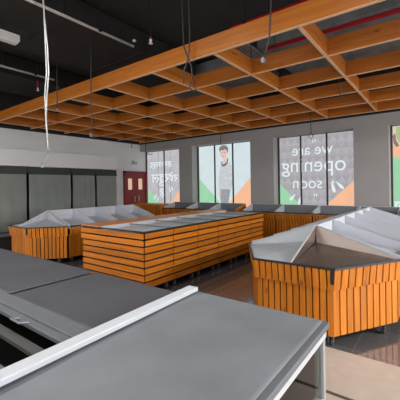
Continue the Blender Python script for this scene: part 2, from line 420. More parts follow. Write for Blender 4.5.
m = MB(); m.lathe((-.78, yd - .016, 1.04), [(.06, 0), (.06, .003)], 16, 'y'); m.build('badge_disc', 'film_white', w4)
a, b = OPEN[4]
window(5, a, b, 'film_blue', [2.6, 3.3], 'pale film window to the right, outside the picture')

# red double door -----------------------------------------------------
y0, y1, zt = 7.80, 8.95, 2.20
m = MB(); m.box(XL, XL + .08, y0, y0 + .07, 0, zt); m.box(XL, XL + .08, y1 - .07, y1, 0, zt); m.box(XL, XL + .08, y0, y1, zt - .07, zt)
dr = struct(m.build('door_1', 'red_door'), 'dark red double door with two small lit vision panels', 'door')
ym = (y0 + y1) / 2
for s, (a, b) in enumerate(((y0 + .07, ym - .004), (ym + .004, y1 - .07))):
    lf = bx(XL, XL + .05, a, b, .01, zt - .07).build('leaf', 'red_door', dr, .003)
    g0 = 7.985 if s == 0 else 8.50
    m = MB(); g1 = g0 + .19
    m.box(XL + .05, XL + .056, g0 - .02, g1 + .02, 1.48, 1.94); m.build('panel_bead', 'red_door', lf)
    bx(XL + .056, XL + .06, g0, g1, 1.50, 1.92).build('vision_panel', 'vision', lf)
    hy = ym - .10 if s == 0 else ym + .10
    m = MB(); m.tube([(XL + .05, hy, 1.05), (XL + .10, hy, 1.05), (XL + .10, hy, 1.25), (XL + .05, hy, 1.25)], .011); m.build('door_handle', 'alu', lf)
# exit sign
t = thing('exit_sign', 'small pale exit sign on the white wall above the red door', 'sign', (XL, 8.36, 2.45))
bx(0, .03, -.14, .14, 0, .17).build('sign_panel', 'sign_face', t, .004)
text_mesh('EXIT', .10, 'lettering', 'sign_ink', t, .033, .055, .03, False, 'CENTER', .65, .002, '+x')
m = MB(); m.slab([(.031, -.12, .02), (.031, -.06, .02), (.031, -.06, .15), (.031, -.12, .15)], (.002, 0, 0)); m.build('pictogram', 'sign_ink', t)

# ------------------------------------------------------------------ refrigerated wall cabinets with blinds
BY = [1.5, 2.75, 4.10, 5.38, 6.22, 7.08]
blabs = ['tall wall cabinet with lowered grey blind at the left edge of the picture',
         'tall wall cabinet with the widest lowered grey blind, behind the left planter end',
         'tall wall cabinet with a narrower grey blind, third from the red door wall... ',
         'tall wall cabinet with lowered grey blind nearest the red door']
blabs = [None,
         'wall cabinet with lowered grey blind cut by the left edge of the photo',
         'wall cabinet with the widest whole grey blind, second from the left edge of the photo',
         'wall cabinet with a narrow grey blind, right of the widest whole blind',
         'wall cabinet with lowered grey blind nearest the red door']
for i in range(1, 5):
    a, b = BY[i], BY[i + 1]
    w = b - a
    t = thing('refrigerated_cabinet', blabs[i], 'cabinet', (XL, a, 0), 0, 'wall cabinets with grey blinds')
    m = MB(); m.box(0.01, .10, .01, w - .01, .05, 2.19); m.box(.10, .45, .01, .03, .05, 2.19); m.box(.10, .45, w - .03, w - .01, .05, 2.19)
    m.build('body', 'dark_trim', t)
    bx(.1, .88, .012, w - .012, .0, .42).build('base_tub', 'dark_trim', t, .01)
    bx(.70, .93, .012, w - .012, .42, .49).build('front_lip', 'alu_dull', t, .01)
    bx(.1, .55, .01, w - .01, 2.02, 2.19).build('canopy', 'dark_trim', t, .006)
    # blind: slightly rippled sheet
    m = MB(); nx, nz = 14, 8; vs = []; fs = []
    for k in range(nz + 1):
        for j in range(nx + 1):
            y = .035 + (w - .07) * j / nx; z = .5 + 1.52 * k / nz
            x = .57 + .010 * math.sin(j * 1.9 + i * 2 + k * .25) * (1 - .4 * k / nz) + .006 * math.sin(k * 1.3 + j)
            vs.append((x, y, z))
    n = len(vs); vs += [(x - .006, y, z) for x, y, z in vs]
    for k in range(nz):
        for j in range(nx):
            q = k * (nx + 1) + j; f = (q, q + 1, q + nx + 2, q + nx + 1); fs.append(f); fs.append(tuple(n + r for r in reversed(f)))
    m.add(vs, fs); m.build('blind', 'blind', t, smooth=True)
    bx(.545, .60, .03, w - .03, 1.985, 2.03).build('blind_cassette', 'dark_trim', t, .006)
    bx(.555, .59, .03, w - .03, .49, .52).build('blind_rail', 'alu_dull', t, .004)
bx(XL, XL + .56, 7.08, 7.12, 0, 2.2)

# ------------------------------------------------------------------ planter display helpers
def add_caster(parent, x, y, top):
    m = MB()
    m.box(x - .03, x + .03, y - .03, y + .03, top - .012, top)
    m.box(x - .026, x - .022, y - .02, y + .02, .03, top - .01); m.box(x + .022, x + .026, y - .02, y + .02, .03, top - .01)
    c = m.build('caster', 'caster', parent)
    w = MB()
    for s in (-.012, .012): w.lathe((x + s - .007, y, .037), [(.028, 0), (.037, .003), (.037, .011), (.028, .014)], 12, 'x')
    w.build('wheel', 'rubber', c)
def clad_up(mb, p0, p1, n, z0, z1, o0, o1, th=.018, gap=.20, jitter=0.0):
    """upright boards between plan points p0 -> p1; outward is to the right of p0->p1"""
    p0, p1 = Vector((*p0, 0)), Vector((*p1, 0)); d = p1 - p0; L_ = d.length; d.normalize(); nrm = Vector((d.y, -d.x, 0))
    wd = L_ / n
    for i in range(n):
        a = p0 + d * (wd * (i + gap / 2)); b = p0 + d * (wd * (i + 1 - gap / 2)); j = random.uniform(-jitter, jitter)
        A0, A1 = nrm * o0, nrm * (o1 + j)
        zz = Vector((0, 0, z0 + random.uniform(-jitter, jitter))); zt = Vector((0, 0, z1))
        T = nrm * -th
        mb.hexa([a + A0 + zz, b + A0 + zz, b + A0 + T + zz, a + A0 + T + zz, a + A1 + zt, b + A1 + zt, b + A1 + T + zt, a + A1 + T + zt])
def bar(mb, p0, p1, wdt, h):
    p0, p1 = Vector(p0), Vector(p1); d = (p1 - p0); d.z = 0; d.normalize(); n = Vector((d.y, -d.x, 0)) * wdt / 2; u = Vector((0, 0, h))
    mb.hexa([p0 - n, p1 - n, p1 + n, p0 + n, p0 - n + u, p1 - n + u, p1 + n + u, p0 + n + u])
def tri(poly, th=.006, up=None):
    """thin sheet from a planar polygon"""
    m = MB(); a, b, c = [Vector(p) for p in poly[:3]]; n = (b - a).cross(c - a).normalized() * th
    if n.z > 0: n = -n
    m.slab(poly, n); return m
def sheet(polys, name, mat, parent, th=.006):
    mb = MB()
    for poly in polys:
        s = tri(poly, th); mb.add(s.v, s.f)
    return mb.build(name, mat, parent)

RZ, APEX, DROP = .79, 1.088, .19      # rim height, ridge height, tray depth below the ridge
WH, WF = .912, .428                    # half widths at the back and at the front of the end unit
def end_unit(label, loc, dep, right_mat, left_mat, right_sag):
    t = thing('planter_end_unit', label, 'produce display', loc)
    P = [(-WH, dep - .04), (-WF, 0), (WF, 0), (WH, dep - .04)]
    ins = .035
    Q = [(-WH + ins, dep - .04 + .0), (-WF + ins * .5, ins), (WF - ins * .5, ins), (WH - ins, dep - .04)]
    # dark carcass behind the boards
    m = MB(); c = [(-WH + .075, dep - .02), (-WF + .05, .075), (WF - .05, .075), (WH - .075, dep - .02)]
    m.slab([(x, y, .10) for x, y in c], (0, 0, .48)); 
    m.build('carcass', 'carcass', t)
    lo = MB(); up = MB()
    cnt = (10, 12, 10)
    for k in range(3):
        clad_up(lo, Q[k], Q[k + 1], cnt[k], .115, .60, -.012, -.012, jitter=.001)
        clad_up(up, P[k], P[k + 1], cnt[k], .575, RZ - .02, -.016, .004, jitter=.003)
    lo.build('lower_cladding', 'wood_v', t); up.build('upper_cladding', 'wood_v', t)
    m = MB()
    for k in range(3): bar(m, (*P[k], RZ - .018), (*P[k + 1], RZ - .018), .02, .020)
    m.build('rim', 'rim', t)
    A = (0, dep, APEX); I = (0, dep, APEX - DROP); B = (0, .012, RZ - .01)
    R2, R3 = (WF - .01, .012, RZ - .01), (WH - .012, dep - .04, RZ - .01)
    L2, L1 = (-WF + .01, .012, RZ - .01), (-WH + .012, dep - .04, RZ - .01)
    Ir = (0.02, dep - .03, APEX - DROP - right_sag); 
    sheet([(Ir, B, R2), (Ir, R2, R3)], 'right_tray', right_mat, t)
    sheet([(I, L2, B), (I, L1, L2)], 'left_tray', left_mat, t)
    sheet([(A, Ir, R3)], 'right_back_panel', right_mat, t, .008)
    sheet([(A, I, L1)], 'left_back_panel', left_mat, t, .008)
    m = MB(); m.slab([(-.004, dep, APEX), (-.004, dep, APEX - DROP - right_sag), (-.004, .012, RZ - .012), (-.004, .012, RZ + .004)], (.008, 0, 0)); dv = m.build('centre_divider', right_mat, t)
    m = MB(); bar(m, (0, dep, APEX), (0, .012, RZ + .002), .016, .006); m.build('divider_highlight', 'alu', dv)  # bright strip imitates the lit top edge
    bx(WF - .034, WF - .004, -.012, .014, RZ - .15, RZ - .02).build('corner_bracket', 'black_steel', t)
    for x, y in ((-.36, .12), (.36, .12), (-.74, dep - .14), (.74, dep - .14)): add_caster(t, x, y, .10)
    return t
def side_unit(label, loc, ln, tray_mat, group, closed=False):
    t = thing('planter_side_unit', label, 'produce display', loc, 0, group)
    m = MB(); m.box(-WH + .075, WH - .075, .0, ln, .10, .58); m.build('carcass', 'carcass', t)
    n = max(6, round(ln / .072))
    for s, (p, q), nm in ((1, ((WH, 0), (WH, ln)), 'right'), (-1, ((-WH, ln), (-WH, 0)), 'left')):
        lo = MB(); clad_up(lo, (p[0] - s * .035, p[1]), (q[0] - s * .035, q[1]), n, .115, .60, -.012, -.012); lo.build(nm + '_lower_cladding', 'wood_v', t)
        up = MB(); clad_up(up, p, q, n, .575, RZ - .02, -.016, .004, jitter=.003); up.build(nm + '_upper_cladding', 'wood_v', t)
        bx(s * WH - .015, s * WH + .015, 0, ln, RZ - .022, RZ + .002).build(nm + '_rim', 'rim', t)
    for s, nm in ((1, 'right_tray'), (-1, 'left_tray')):
        e = s * (WH - .012); i = s * .004
        sheet([((e, 0.002, RZ - .07), (e, ln - .002, RZ - .07), (i, ln - .002, APEX - DROP - .04), (i, .002, APEX - DROP - .04))], nm, tray_mat, t)
        bx(min(e, e + s * .006), max(e, e + s * .006), 0.002, ln - .002, RZ - .075, RZ - .022).build('tray_lip', tray_mat, t)
        ys = [0.003] + ([ln - .003] if closed else [])
        for y in ys:
            m = MB(); m.slab([(i, y, APEX), (i, y, APEX - DROP - .04), (e, y, RZ - .07), (e, y, RZ + .014)], (0, .006, 0)); dv = m.build('divider', 'divider', t)
            m = MB(); bar(m, (i, y + .003, APEX), (e, y + .003, RZ + .014), .016, .006); m.build('divider_highlight', 'alu', dv)  # bright strip put in as the highlight along the divider top
    bx(-.004, .004, 0, ln, APEX - DROP - .04, APEX).build('ridge_panel', 'divider', t)
    if closed:
        bk = MB(); clad_up(bk, (WH - .03, ln), (-WH + .03, ln), 22, .115, RZ - .02, -.0, -.0); bk.build('end_cladding', 'wood_v', t)
    for x in (-.74, .74): add_caster(t, x, .12, .10); add_caster(t, x, ln - .12, .10)
    return t

ordn = ['first', 'second', 'third', 'fourth', 'fifth']
# right planter island
ox, oy, od, ol = -1.258, 3.205, .84, .74
end_unit('six sided wood planter end at right with bare steel tray, nearest the grey counter', (ox, oy, 0), od, 'steel', 'tray', .015)
for k in range(5):
    side_unit('pale tray section of the right hand planter, %s behind its pointed end' % ordn[k], (ox, oy + od + .012 + k * ol, 0), ol - .004, 'tray', 'tray sections of the right planter', k == 4)
# left planter island
lx, ly, ld, ll = -7.25, 3.12, .655, .637
end_unit('pointed wood planter end at left, in front of the grey blinds', (lx, ly, 0), ld, 'tray_pale', 'tray', 0.0)
for k in range(4):
    side_unit('grey tray section of the left hand planter, %s behind its pointed end' % ordn[k], (lx, ly + ld + .012 + k * ll, 0), ll - .004, 'tray', 'tray sections of the left planter', k == 3)

# ------------------------------------------------------------------ central island with horizontal boards
IX0, IX1, IY0, ILEN, IZ = -4.96, -3.405, 3.165, .644, .955
ilab = ['horizontal boarded planter unit at the near end of the central island', 'horizontal boarded planter unit second from the near end of the central island',
        'horizontal boarded planter unit third from the near end of the central island', 'horizontal boarded planter unit third from the far end of the central island',
        'horizontal boarded planter unit second from the far end of the central island', 'horizontal boarded planter unit at the far end of the central island']
def island_unit(k):
    t = thing('island_unit', ilab[k], 'produce display', (IX0, IY0 + k * ILEN, 0), 0, 'units of the central island')
    W, Lh = IX1 - IX0, ILEN - .010
    first, last = k == 0, k == 5
    ya, yb = (.03 if first else 0), (Lh - .03 if last else Lh)
    bx(.063, W - .03, ya, yb, .10, .80).build('carcass', 'carcass', t)
    n = 8; p = (IZ - .02 - .115) / n
    def boards(mb, f):
        for i in range(n):
            z0 = .115 + i * p; f(mb, z0 + .013, z0 + p - .013, .014 if i >= n - 2 else 0.0)
    mb = MB(); boards(mb, lambda q, a, b, o: q.box(W - .03, W - .012 + o * .7, 0.002, Lh - .002, a, b)); mb.build('right_cladding', 'wood_y', t)
    mb = MB(); boards(mb, lambda q, a, b, o: q.box(.044 - o * 2.8, .062, 0.002, Lh - .002, a, b)); mb.build('left_cladding', 'wood_y', t)
    if first:
        mb = MB(); boards(mb, lambda q, a, b, o: q.box(.044 - o * 2.8, W - .012 + o * .7, .012 - o, .029, a, b)); mb.build('end_cladding', 'wood_x', t)
    if last:
        mb = MB(); boards(mb, lambda q, a, b, o: q.box(.044, W - .012, Lh - .029, Lh - .012 + o, a, b)); mb.build('end_cladding', 'wood_x', t)
    bx(W - .022, W + .003, 0, Lh, IZ - .02, IZ).build('right_rim', 'rim', t)
    bx(0, .03, 0, Lh, IZ - .02, IZ).build('left_rim', 'rim', t)
    if first: bx(.03, W - .022, 0, .025, IZ - .02, IZ).build('end_rim', 'rim', t)
    if last: bx(.03, W - .022, Lh - .03, Lh, IZ - .02, IZ).build('end_rim', 'rim', t)
    # steel tray, floor rising towards the slatted shelf
    xs, xe = .52, W - .022
    zs, ze = .908, .936
    m = MB(); y0, y1 = (.03 if first else .0), (Lh - .03 if last else Lh)
    m.hexa([(xs, y0, zs - .006), (xe, y0, ze - .006), (xe, y1, ze - .006), (xs, y1, zs - .006), (xs, y0, zs), (xe, y0, ze), (xe, y1, ze), (xs, y1, zs)])
    m.box(xe - .004, xe, y0, y1, ze, IZ - .003); m.box(xs, xs + .004, y0, y1, zs, IZ + .01)
    m.build('tray', 'tray', t)
    bx(xs, xe, y0, y0 + .008, ze - .004, IZ - .002).build('divider', 'alu_dull', t)
    if last: bx(xs, xe, y1 - .008, y1, ze - .004, IZ - .002).build('divider', 'alu_dull', t)
    # slatted shelf along the far side
    m = MB(); ns = 8; sw = (xs - .0) / ns
    for i in range(ns): m.box(.002 + i * sw + .004, .002 + (i + 1) * sw - .004, .001, Lh - .001, IZ + .001, IZ + .019)
    sh = m.build('slatted_shelf', 'shelf_wood', t)
    m = MB(); m.box(.03, xs - .01, .05, .09, IZ - .03, IZ + .001); m.box(.03, xs - .01, Lh - .09, Lh - .05, IZ - .03, IZ + .001); m.build('batten', 'shelf_wood', sh)
    for x in (.12, W - .09): add_caster(t, x, .09, .10); add_caster(t, x, Lh - .09, .10)
    return t
for k in range(6): island_unit(k)

# ------------------------------------------------------------------ planters along the window wall
FY, FZ, BZ, WD_ = 7.97, .885, 1.045, .61
def wall_unit(x0, x1, label, end=False):
    t = thing('tray_planter', label, 'produce display', (x0, FY, 0), 0, 'planters along the window wall')
    w = x1 - x0
    bx(.01, w - .01, .06, WD_, .10, .68).build('carcass', 'carcass', t)
    lo = MB(); up = MB(); n = round(w / .075)
    clad_up(lo, (0, .035), (w, .035), n, .115, .70, -.012, -.012); clad_up(up, (0, 0), (w, 0), n, .675, FZ - .025, -.016, .004, jitter=.002)
    lo.build('lower_cladding', 'wood_v', t); up.build('upper_cladding', 'wood_v', t)
    bx(0, w, -.012, .02, FZ - .025, FZ).build('rim', 'rim', t)
    sheet([((.004, .02, FZ - .05), (w - .004, .02, FZ - .05), (w - .004, WD_, FZ - .06), (.004, WD_, FZ - .06))], 'tray', 'tray', t)
    bx(0.004, w - .004, WD_ - .006, WD_, FZ - .06, BZ).build('back_panel', 'alu_dull', t)
    bx(0.004, w - .004, WD_ - .012, WD_ + .004, BZ, BZ + .008).build('back_rim', 'alu', t)
    for x in (.002, w - .010):
        m = MB(); m.slab([(x, .03, FZ - .03), (x, WD_ - .006, FZ - .03), (x, WD_ - .006, BZ), (x, .03, FZ + .012)], (.008, 0, 0)); sp = m.build('side_panel', 'tray', t)
        m = MB(); bar(m, (x + .004, .03, FZ + .012), (x + .004, WD_ - .006, BZ), .016, .008); m.build('panel_edge', 'alu', sp)
    if end:
        m = MB()
        for i in range(6): m.box(w + .001, w + .018, .03 + i * .096, .03 + i * .096 + .09, .115, FZ + .05 + i * .02)
        m.build('end_cladding', 'wood_v', t)
    for x in (.12, w - .12): add_caster(t, x, .14, .10); add_caster(t, x, .50, .10)
    return t
for a, b, l, e in ((-7.60, -6.60, 'wall planter with grey tray, first to the right of the plain wooden box', False),
                   (-6.58, -5.67, 'wall planter with grey tray under the green corner of the blue window', False),
                   (-5.65, -4.75, 'wall planter with grey tray under the printed man, its wooden end showing', True),
                   (-4.52, -3.55, 'wall planter with grey tray under the pier left of the lettered window', False),
                   (-3.53, -2.57, 'wall planter with grey tray under the left half of the lettered window', False),
                   (-2.55, -1.61, 'wall planter with grey tray under the orange corner of the lettered window', False),
                   (-1.59, -.76, 'wall planter with grey tray in front of the pier near the right edge', False),
                   (-.74, .20, 'wall planter at the far right edge with the green crate on it', False)):
    wall_unit(a, b, l, e)
# low wooden box at the left end of the row
t = thing('wooden_box', 'plain reddish wooden box unit under the narrow corner window', 'cabinet', (-9.3, 7.95, 0))
bx(.02, 1.63, .02, .62, .02, .96).build('carcass', 'carcass', t)
m = MB()
clad_up(m, (0, .0), (1.65, .0), 20, .02, .965, 0, 0, gap=.05); m.build('front_cladding', 'wood_v', t)
m = MB()
for i in range(7): m.box(1.632, 1.65, .02 + i * .086, .02 + i * .086 + .08, .02, .965)
m.build('side_cladding', 'wood_v', t)
bx(0, 1.65, 0, .63, .965, .99).build('box_lid', 'wood_x', t)
# green crate
t = thing('crate', 'dark green plastic crate on the wall planter at the right edge', 'crate', (-.712, 8.03, FZ - .049))
m = MB(); cw, cd, ch = .40, .28, .15
m.box(0, cw, 0, cd, 0, .012); 
for a in ((0, cw, 0, .012), (0, cw, cd - .012, cd), (0, .012, 0, cd), (cw - .012, cw, 0, cd)): m.box(*a, 0, ch)
m.build('tub', 'green_plastic', t, .003)
m = MB()
for a in ((-.01, cw + .01, -.01, .012), (-.01, cw + .01, cd - .012, cd + .01), (-.01, .012, 0, cd), (cw - .012, cw + .01, 0, cd)): m.box(*a, ch - .015, ch)
m.build('lip', 'green_plastic', t)

# ------------------------------------------------------------------ foreground counters
def cloth(x0, x1, y0, y1, z, th, nx, ny, amp, seed, sag=0.0):
    rnd = random.Random(seed); ph = [rnd.uniform(0, 6) for _ in range(6)]
    m = MB(); vs = []; fs = []
    for j in range(ny + 1):
        for i in range(nx + 1):
            u, v = i / nx, j / ny; x = x0 + (x1 - x0) * u; y = y0 + (y1 - y0) * v
            e = min(1, 8 * min(u, 1 - u), 8 * min(v, 1 - v))
            h = amp * e * (math.sin(3.1 * x + 2.3 * y + ph[0]) + .6 * math.sin(7.3 * x - 3 * y + ph[1]) + .5 * math.sin(-4 * x + 9 * y + ph[2]) + .3 * math.sin(17 * x + 6 * y + ph[3]))
            vs.append((x, y, z + h - sag * e))
    n = len(vs); vs += [(x, y, w - th) for x, y, w in vs]
    idx = lambda i, j: j * (nx + 1) + i
    for j in range(ny):
        for i in range(nx):
            f = (idx(i, j), idx(i + 1, j), idx(i + 1, j + 1), idx(i, j + 1)); fs.append(f); fs.append(tuple(n + q for q in reversed(f)))
    edge = [idx(i, 0) for i in range(nx + 1)] + [idx(nx, j) for j in range(1, ny + 1)] + [idx(i, ny) for i in range(nx - 1, -1, -1)] + [idx(0, j) for j in range(ny - 1, 0, -1)]
    for a, b in zip(edge, edge[1:] + edge[:1]): fs.append((a, n + a, n + b, b))
    m.add(vs, fs); return m

CX0, CX1, CY0, CY1, CZ = -1.345, -.464, -.9, 1.69, .90
t = thing('glass_counter', 'glass sided counter with flat grey fabric cover, closest to the viewpoint', 'counter', ((CX0 + CX1) / 2, .4, 0))
def place(o):   # meshes are written in world metres; shift to the thing's base
    for v in o.data.vertices: v.co -= Vector(t.location)
    return o
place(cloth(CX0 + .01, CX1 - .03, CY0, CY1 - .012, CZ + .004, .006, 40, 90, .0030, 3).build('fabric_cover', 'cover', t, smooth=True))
m = MB(); m.box(CX1 - .035, CX1, CY0, CY1, CZ - .03, CZ); m.box(CX0, CX1 - .035, CY1 - .03, CY1, CZ - .03, CZ - .001); m.box(CX0, CX1 - .035, CY0, CY0 + .03, CZ - .03, CZ - .001); m.box(CX0, CX0 + .03, CY0 + .03, CY1 - .03, CZ - .03, CZ - .001)
place(m.build('cover_frame', 'alu_dull', t, .004))
m = MB(); m.box(CX1 - .05, CX1 - .012, CY0 + .01, CY1 - .015, CZ - .075, CZ - .031); m.box(CX0 + .01, CX1 - .05, CY1 - .05, CY1 - .015, CZ - .075, CZ - .031); m.box(CX0 + .01, CX1 - .05, CY0 + .01, CY0 + .05, CZ - .075, CZ - .031)
place(m.build('top_rail', 'alu', t, .003))
for x in (CX0 + .035, CX1 - .032):
    for y in (CY0 + .035, CY1 - .035):
        p = place(bx(x - .016, x + .016, y - .016, y + .016, .03, CZ - .075).build('post', 'post', t, .003))
        place(bx(x - .026, x + .026, y - .026, y + .026, 0, .03).build('foot', 'rubber', p, .004))
ZB = .53
m = MB(); m.box(CX0 + .055, CX1 - .052, CY1 - .05, CY1 - .02, ZB - .03, ZB); place(m.build('lower_rail', 'alu', t, .003))
m = MB(); m.box(CX0 + .055, CX1 - .052, CY0 + .02, CY0 + .05, ZB - .03, ZB); place(m.build('lower_rail', 'alu', t, .003))
m = MB(); m.box(CX1 - .047, CX1 - .017, CY0 + .055, CY1 - .055, ZB - .03, ZB); place(m.build('lower_rail', 'alu', t, .003))
place(bx(CX1 - .036, CX1 - .030, CY0 + .055, CY1 - .055, ZB, CZ - .075).build('glass_panel', 'glass', t))
place(bx(CX0 + .055, CX1 - .052, CY1 - .038, CY1 - .032, ZB, CZ - .075).build('glass_panel', 'glass', t))

# left counter
LX0, LX1, LY1, LZ = -4.75, -1.375, 1.68, .862
t = thing('chiller_counter', 'long grey covered chiller with a dark open well, at lower left', 'counter', (-3.0, .4, 0))
m = MB(); m.box(LX0, LX1, LY1 - .04, LY1 - .01, .06, LZ - .02); m.box(LX0, LX0 + .03, -1.2, LY1 - .04, .06, LZ - .02); m.box(LX1 - .03, LX1, -1.2, LY1 - .04, .06, LZ - .02); m.box(LX0, LX1, -1.2, -1.17, .06, LZ - .02)
place(m.build('outer_panel', 'panel_grey', t))
bx_ = bx(LX0 + .05, LX1 - .05, -1.15, LY1 - .06, 0, .06); place(bx_.build('plinth', 'dark_trim', t))
m = MB(); m.box(LX0 + .03, LX1 - .03, -1.17, LY1 - .04, .30, .32); m.box(LX0 + .03, LX0 + .045, -1.17, LY1 - .04, .32, .84); m.box(LX1 - .045, LX1 - .03, -1.17, LY1 - .04, .32, .84); m.box(LX0 + .03, LX1 - .03, LY1 - .055, LY1 - .04, .32, .84)
place(m.build('inner_well', 'tub', t))
XS = -2.43
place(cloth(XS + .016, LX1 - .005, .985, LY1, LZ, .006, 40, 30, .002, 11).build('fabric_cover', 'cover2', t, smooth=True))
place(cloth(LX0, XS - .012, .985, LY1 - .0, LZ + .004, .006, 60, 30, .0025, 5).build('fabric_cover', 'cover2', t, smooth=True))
m = MB(); m.box(XS - .04, XS + .045, .99, LY1 - .02, LZ - .03, LZ - .010); place(m.build('cover_joint', 'tub', t))
fb = MB(); fb.box(LX0, LX1, .88, .985, LZ - .03, LZ + .004); fb.box(LX0, LX1, .83, .88, LZ - .03, LZ - .006)
fb_o = place(fb.build('cover_rail', 'alu_dull', t, .004))
m = MB(); m.tube([(-1.93, .835, LZ), (-1.93, .79, LZ + .012), (-1.83, .79, LZ + .012), (-1.83, .835, LZ)], .007, 6); place(m.build('rail_handle', 'alu_dull', fb_o))
m = MB(); m.box(LX0, LX1 - .03, .735, .79, LZ - .075, LZ - .05); place(m.build('well_ledge', 'tubbar', t, .003))
m = MB(); m.box(LX0, LX1 - .03, .60, .645, LZ - .13, LZ - .10); place(m.build('well_bar', 'alu_dull', t, .003))
m = MB(); m.box(LX0, LX1 - .03, .30, .33, LZ - .2, LZ - .18); place(m.build('well_bar', 'tubbar', t, .003))
bx_ = bx(-1.50, -1.485, .76, .775, LZ - .05, LZ - .035); place(bx_.build('indicator', 'red_pipe', t))
# white rail between the two counters
m = MB(); m.box(-.028, .046, -2.55, 0, 0, .026)
o = m.build('rail', 'alu', None, .004); o.location = (-1.330, 1.665, .912); o.rotation_euler = (0, 0, math.radians(2.6)); tag(o, 'white aluminium rail running between the two grey covered counters', 'rail')

# ------------------------------------------------------------------ suspended timber grid
GZ, GH, GT = 3.25, .225, .045
HG = 1.65
AX = [2.0097 * HG + .6073 * HG * i for i in range(6)]
BX = [-.713 * HG - .6568 * HG * j for j in range(-3, 8)]
t = thing('timber_ceiling_grid', 'large grid of orange timber beams hung under the black ceiling', 'ceiling grid', (-4, 6, GZ))
xa, xb = min(BX) - .35, max(BX) + .3
for y in AX:
    o = bx(xa + 4, xb + 4, y - GT / 2 - 6, y + GT / 2 - 6, 0.006, GH).build('beam', 'beam_x', t, .003)
    bx(xa + 4, xb + 4, y - GT / 2 - 6 + .002, y + GT / 2 - 6 - .002, 0, .006).build('pale_edge', 'pale_edge', o)
for x in BX:
    o = bx(x - GT / 2 + 4, x + GT / 2 + 4, AX[0] - 6, AX[-1] - 6, 0.007, GH - .001).build('beam', 'beam_y', t, .003)
    bx(x - GT / 2 + 4 + .002, x + GT / 2 + 4 - .002, AX[0] - 6, AX[-1] - 6, 0.0005, .007).build('pale_edge', 'pale_edge', o)
for x in (BX[1], BX[4], BX[7], BX[-1]):
    for y in (AX[1], AX[4]):
        m = MB(); m.tube([(x + 4, y - 6, GH - .01), (x + 4, y - 6, ZC - GZ)], .006, 6); m.build('hanger_rod', 'black_steel', t)

# ------------------------------------------------------------------ ceiling services
DUCTS = []
def top_at(x, y):
    return min([ZC] + [z - .021 for a, b, c, d, z in DUCTS if a - .05 < x < b + .05 and c - .05 < y < d + .05])
def duct(label, x0, x1, y0, y1, z0, z1, mat):
    t = thing('air_duct', label, 'duct', ((x0 + x1) / 2, (y0 + y1) / 2, z0), 0, 'dark air ducts'); DUCTS.append((x0, x1, y0, y1, z0))
    w, d, h = (x1 - x0) / 2, (y1 - y0) / 2, z1 - z0 - .04
    bx(-w, w, -d, d, 0, h).build('duct_body', mat, t, .01)
    if d > w:
        n = int(2 * d / 1.2)
        for i in range(n + 1): y = -d + .03 + i * (2 * d - .06) / n; bx(-w - .02, w + .02, y - .015, y + .015, -.02, h).build('duct_flange', mat, t)
    else:
        n = int(2 * w / 1.2)
        for i in range(n + 1): x = -w + .03 + i * (2 * w - .06) / n; bx(x - .015, x + .015, -d - .02, d + .02, -.02, h).build('duct_flange', mat, t)
    m = MB()
    for a in (-.6, .6): m.box(a * w - .02, a * w + .02, -.02, .02, h, h + .04)
    m.build('hanger', 'black_steel', t)
duct('broad dark air duct above the dangling white cable', -5.9, -4.3, 1.0, 5.6, 4.05, ZC, 'duct')
duct('dark grey duct painted as if lit, above the middle of the timber grid', -6.6, -3.2, 5.9, 7.6, 4.05, ZC, 'duct_lit')
duct('black air duct along the left side of the ceiling', -8.6, -7.2, .2, 8.2, 4.0, ZC, 'duct')
duct('dark cross duct above the front timber beam', -4.2, 4.2, 1.2, 2.3, 4.16, ZC, 'duct')
duct('dark grey duct painted as if lit, seen through the right side of the timber grid', -2.6, 3.8, 5.2, 7.4, 4.05, ZC, 'duct_lit')
def pipe(name, label, cat, pts, r, mat, hang, group=None):
    t = thing(name, label, cat, pts[0], 0, group); b = Vector(pts[0])
    m = MB(); m.tube([Vector(p) - b for p in pts], r, 10); m.build('tube', mat, t, smooth=True)
    for h in hang:
        m = MB(); zt = top_at(h[0], h[1]); h = Vector(h) - b; m.tube([h, (h.x, h.y, zt - b.z)], .006, 6); m.box(h.x - r - .006, h.x + r + .006, h.y - r - .006, h.y + r + .006, h.z - .012, h.z + .012)
        m.build('hanger', 'black_steel', t)
    return t
pipe('conduit', 'long bright conduit running under the ceiling at top left', 'conduit', [(-4.0, -1.5, 3.9), (-4.0, 3.56, 3.9)], .02, 'white_plastic', [(-4.0, .2, 3.9), (-4.0, 2.9, 3.9)], 'ceiling conduits')
pipe('conduit', 'short thin conduit crossing behind the dangling white cable', 'conduit', [(-6.55, -1.5, 3.9), (-6.55, 3.6, 3.9)], .02, 'white_plastic', [(-6.55, .2, 3.9), (-6.55, 3.2, 3.9)], 'ceiling conduits')
pipe('sprinkler_pipe', 'red pipe just above the top edge of the front timber beam', 'pipe', [(-2.45, 4.04, 3.9), (4.4, 4.04, 3.9)], .028, 'red_pipe', [(-2.2, 4.04, 3.9), (.5, 4.04, 3.9), (3.5, 4.04, 3.9)], 'red sprinkler pipes')
pipe('sprinkler_pipe', 'red pipe seen through the first row of the timber grid', 'pipe', [(-2.35, 5.03, 3.9), (4.4, 5.03, 3.9)], .034, 'red_pipe', [(-2.2, 5.03, 3.9), (.5, 5.03, 3.9), (3.5, 5.03, 3.9)], 'red sprinkler pipes')
# ribbed metal tray
t = thing('ribbed_panel', 'ribbed grey metal panel above the grid beside the red pipe', 'panel', (-2.66, 4.86, 3.9), 0)
bx(-.16, .16, -.62, .50, .035, .05).build('backing', 'duct', t)
m = MB()
for i in range(6): m.box(-.15 + i * .056, -.15 + i * .056 + .026, -.62, .50, 0, .035)
m.build('rib', 'conduit', t)
m = MB()
for y in (-.5, .38): m.tube([(0, y, .05), (0, y, ZC - 3.9)], .006, 6)
m.build('hanger', 'black_steel', t)
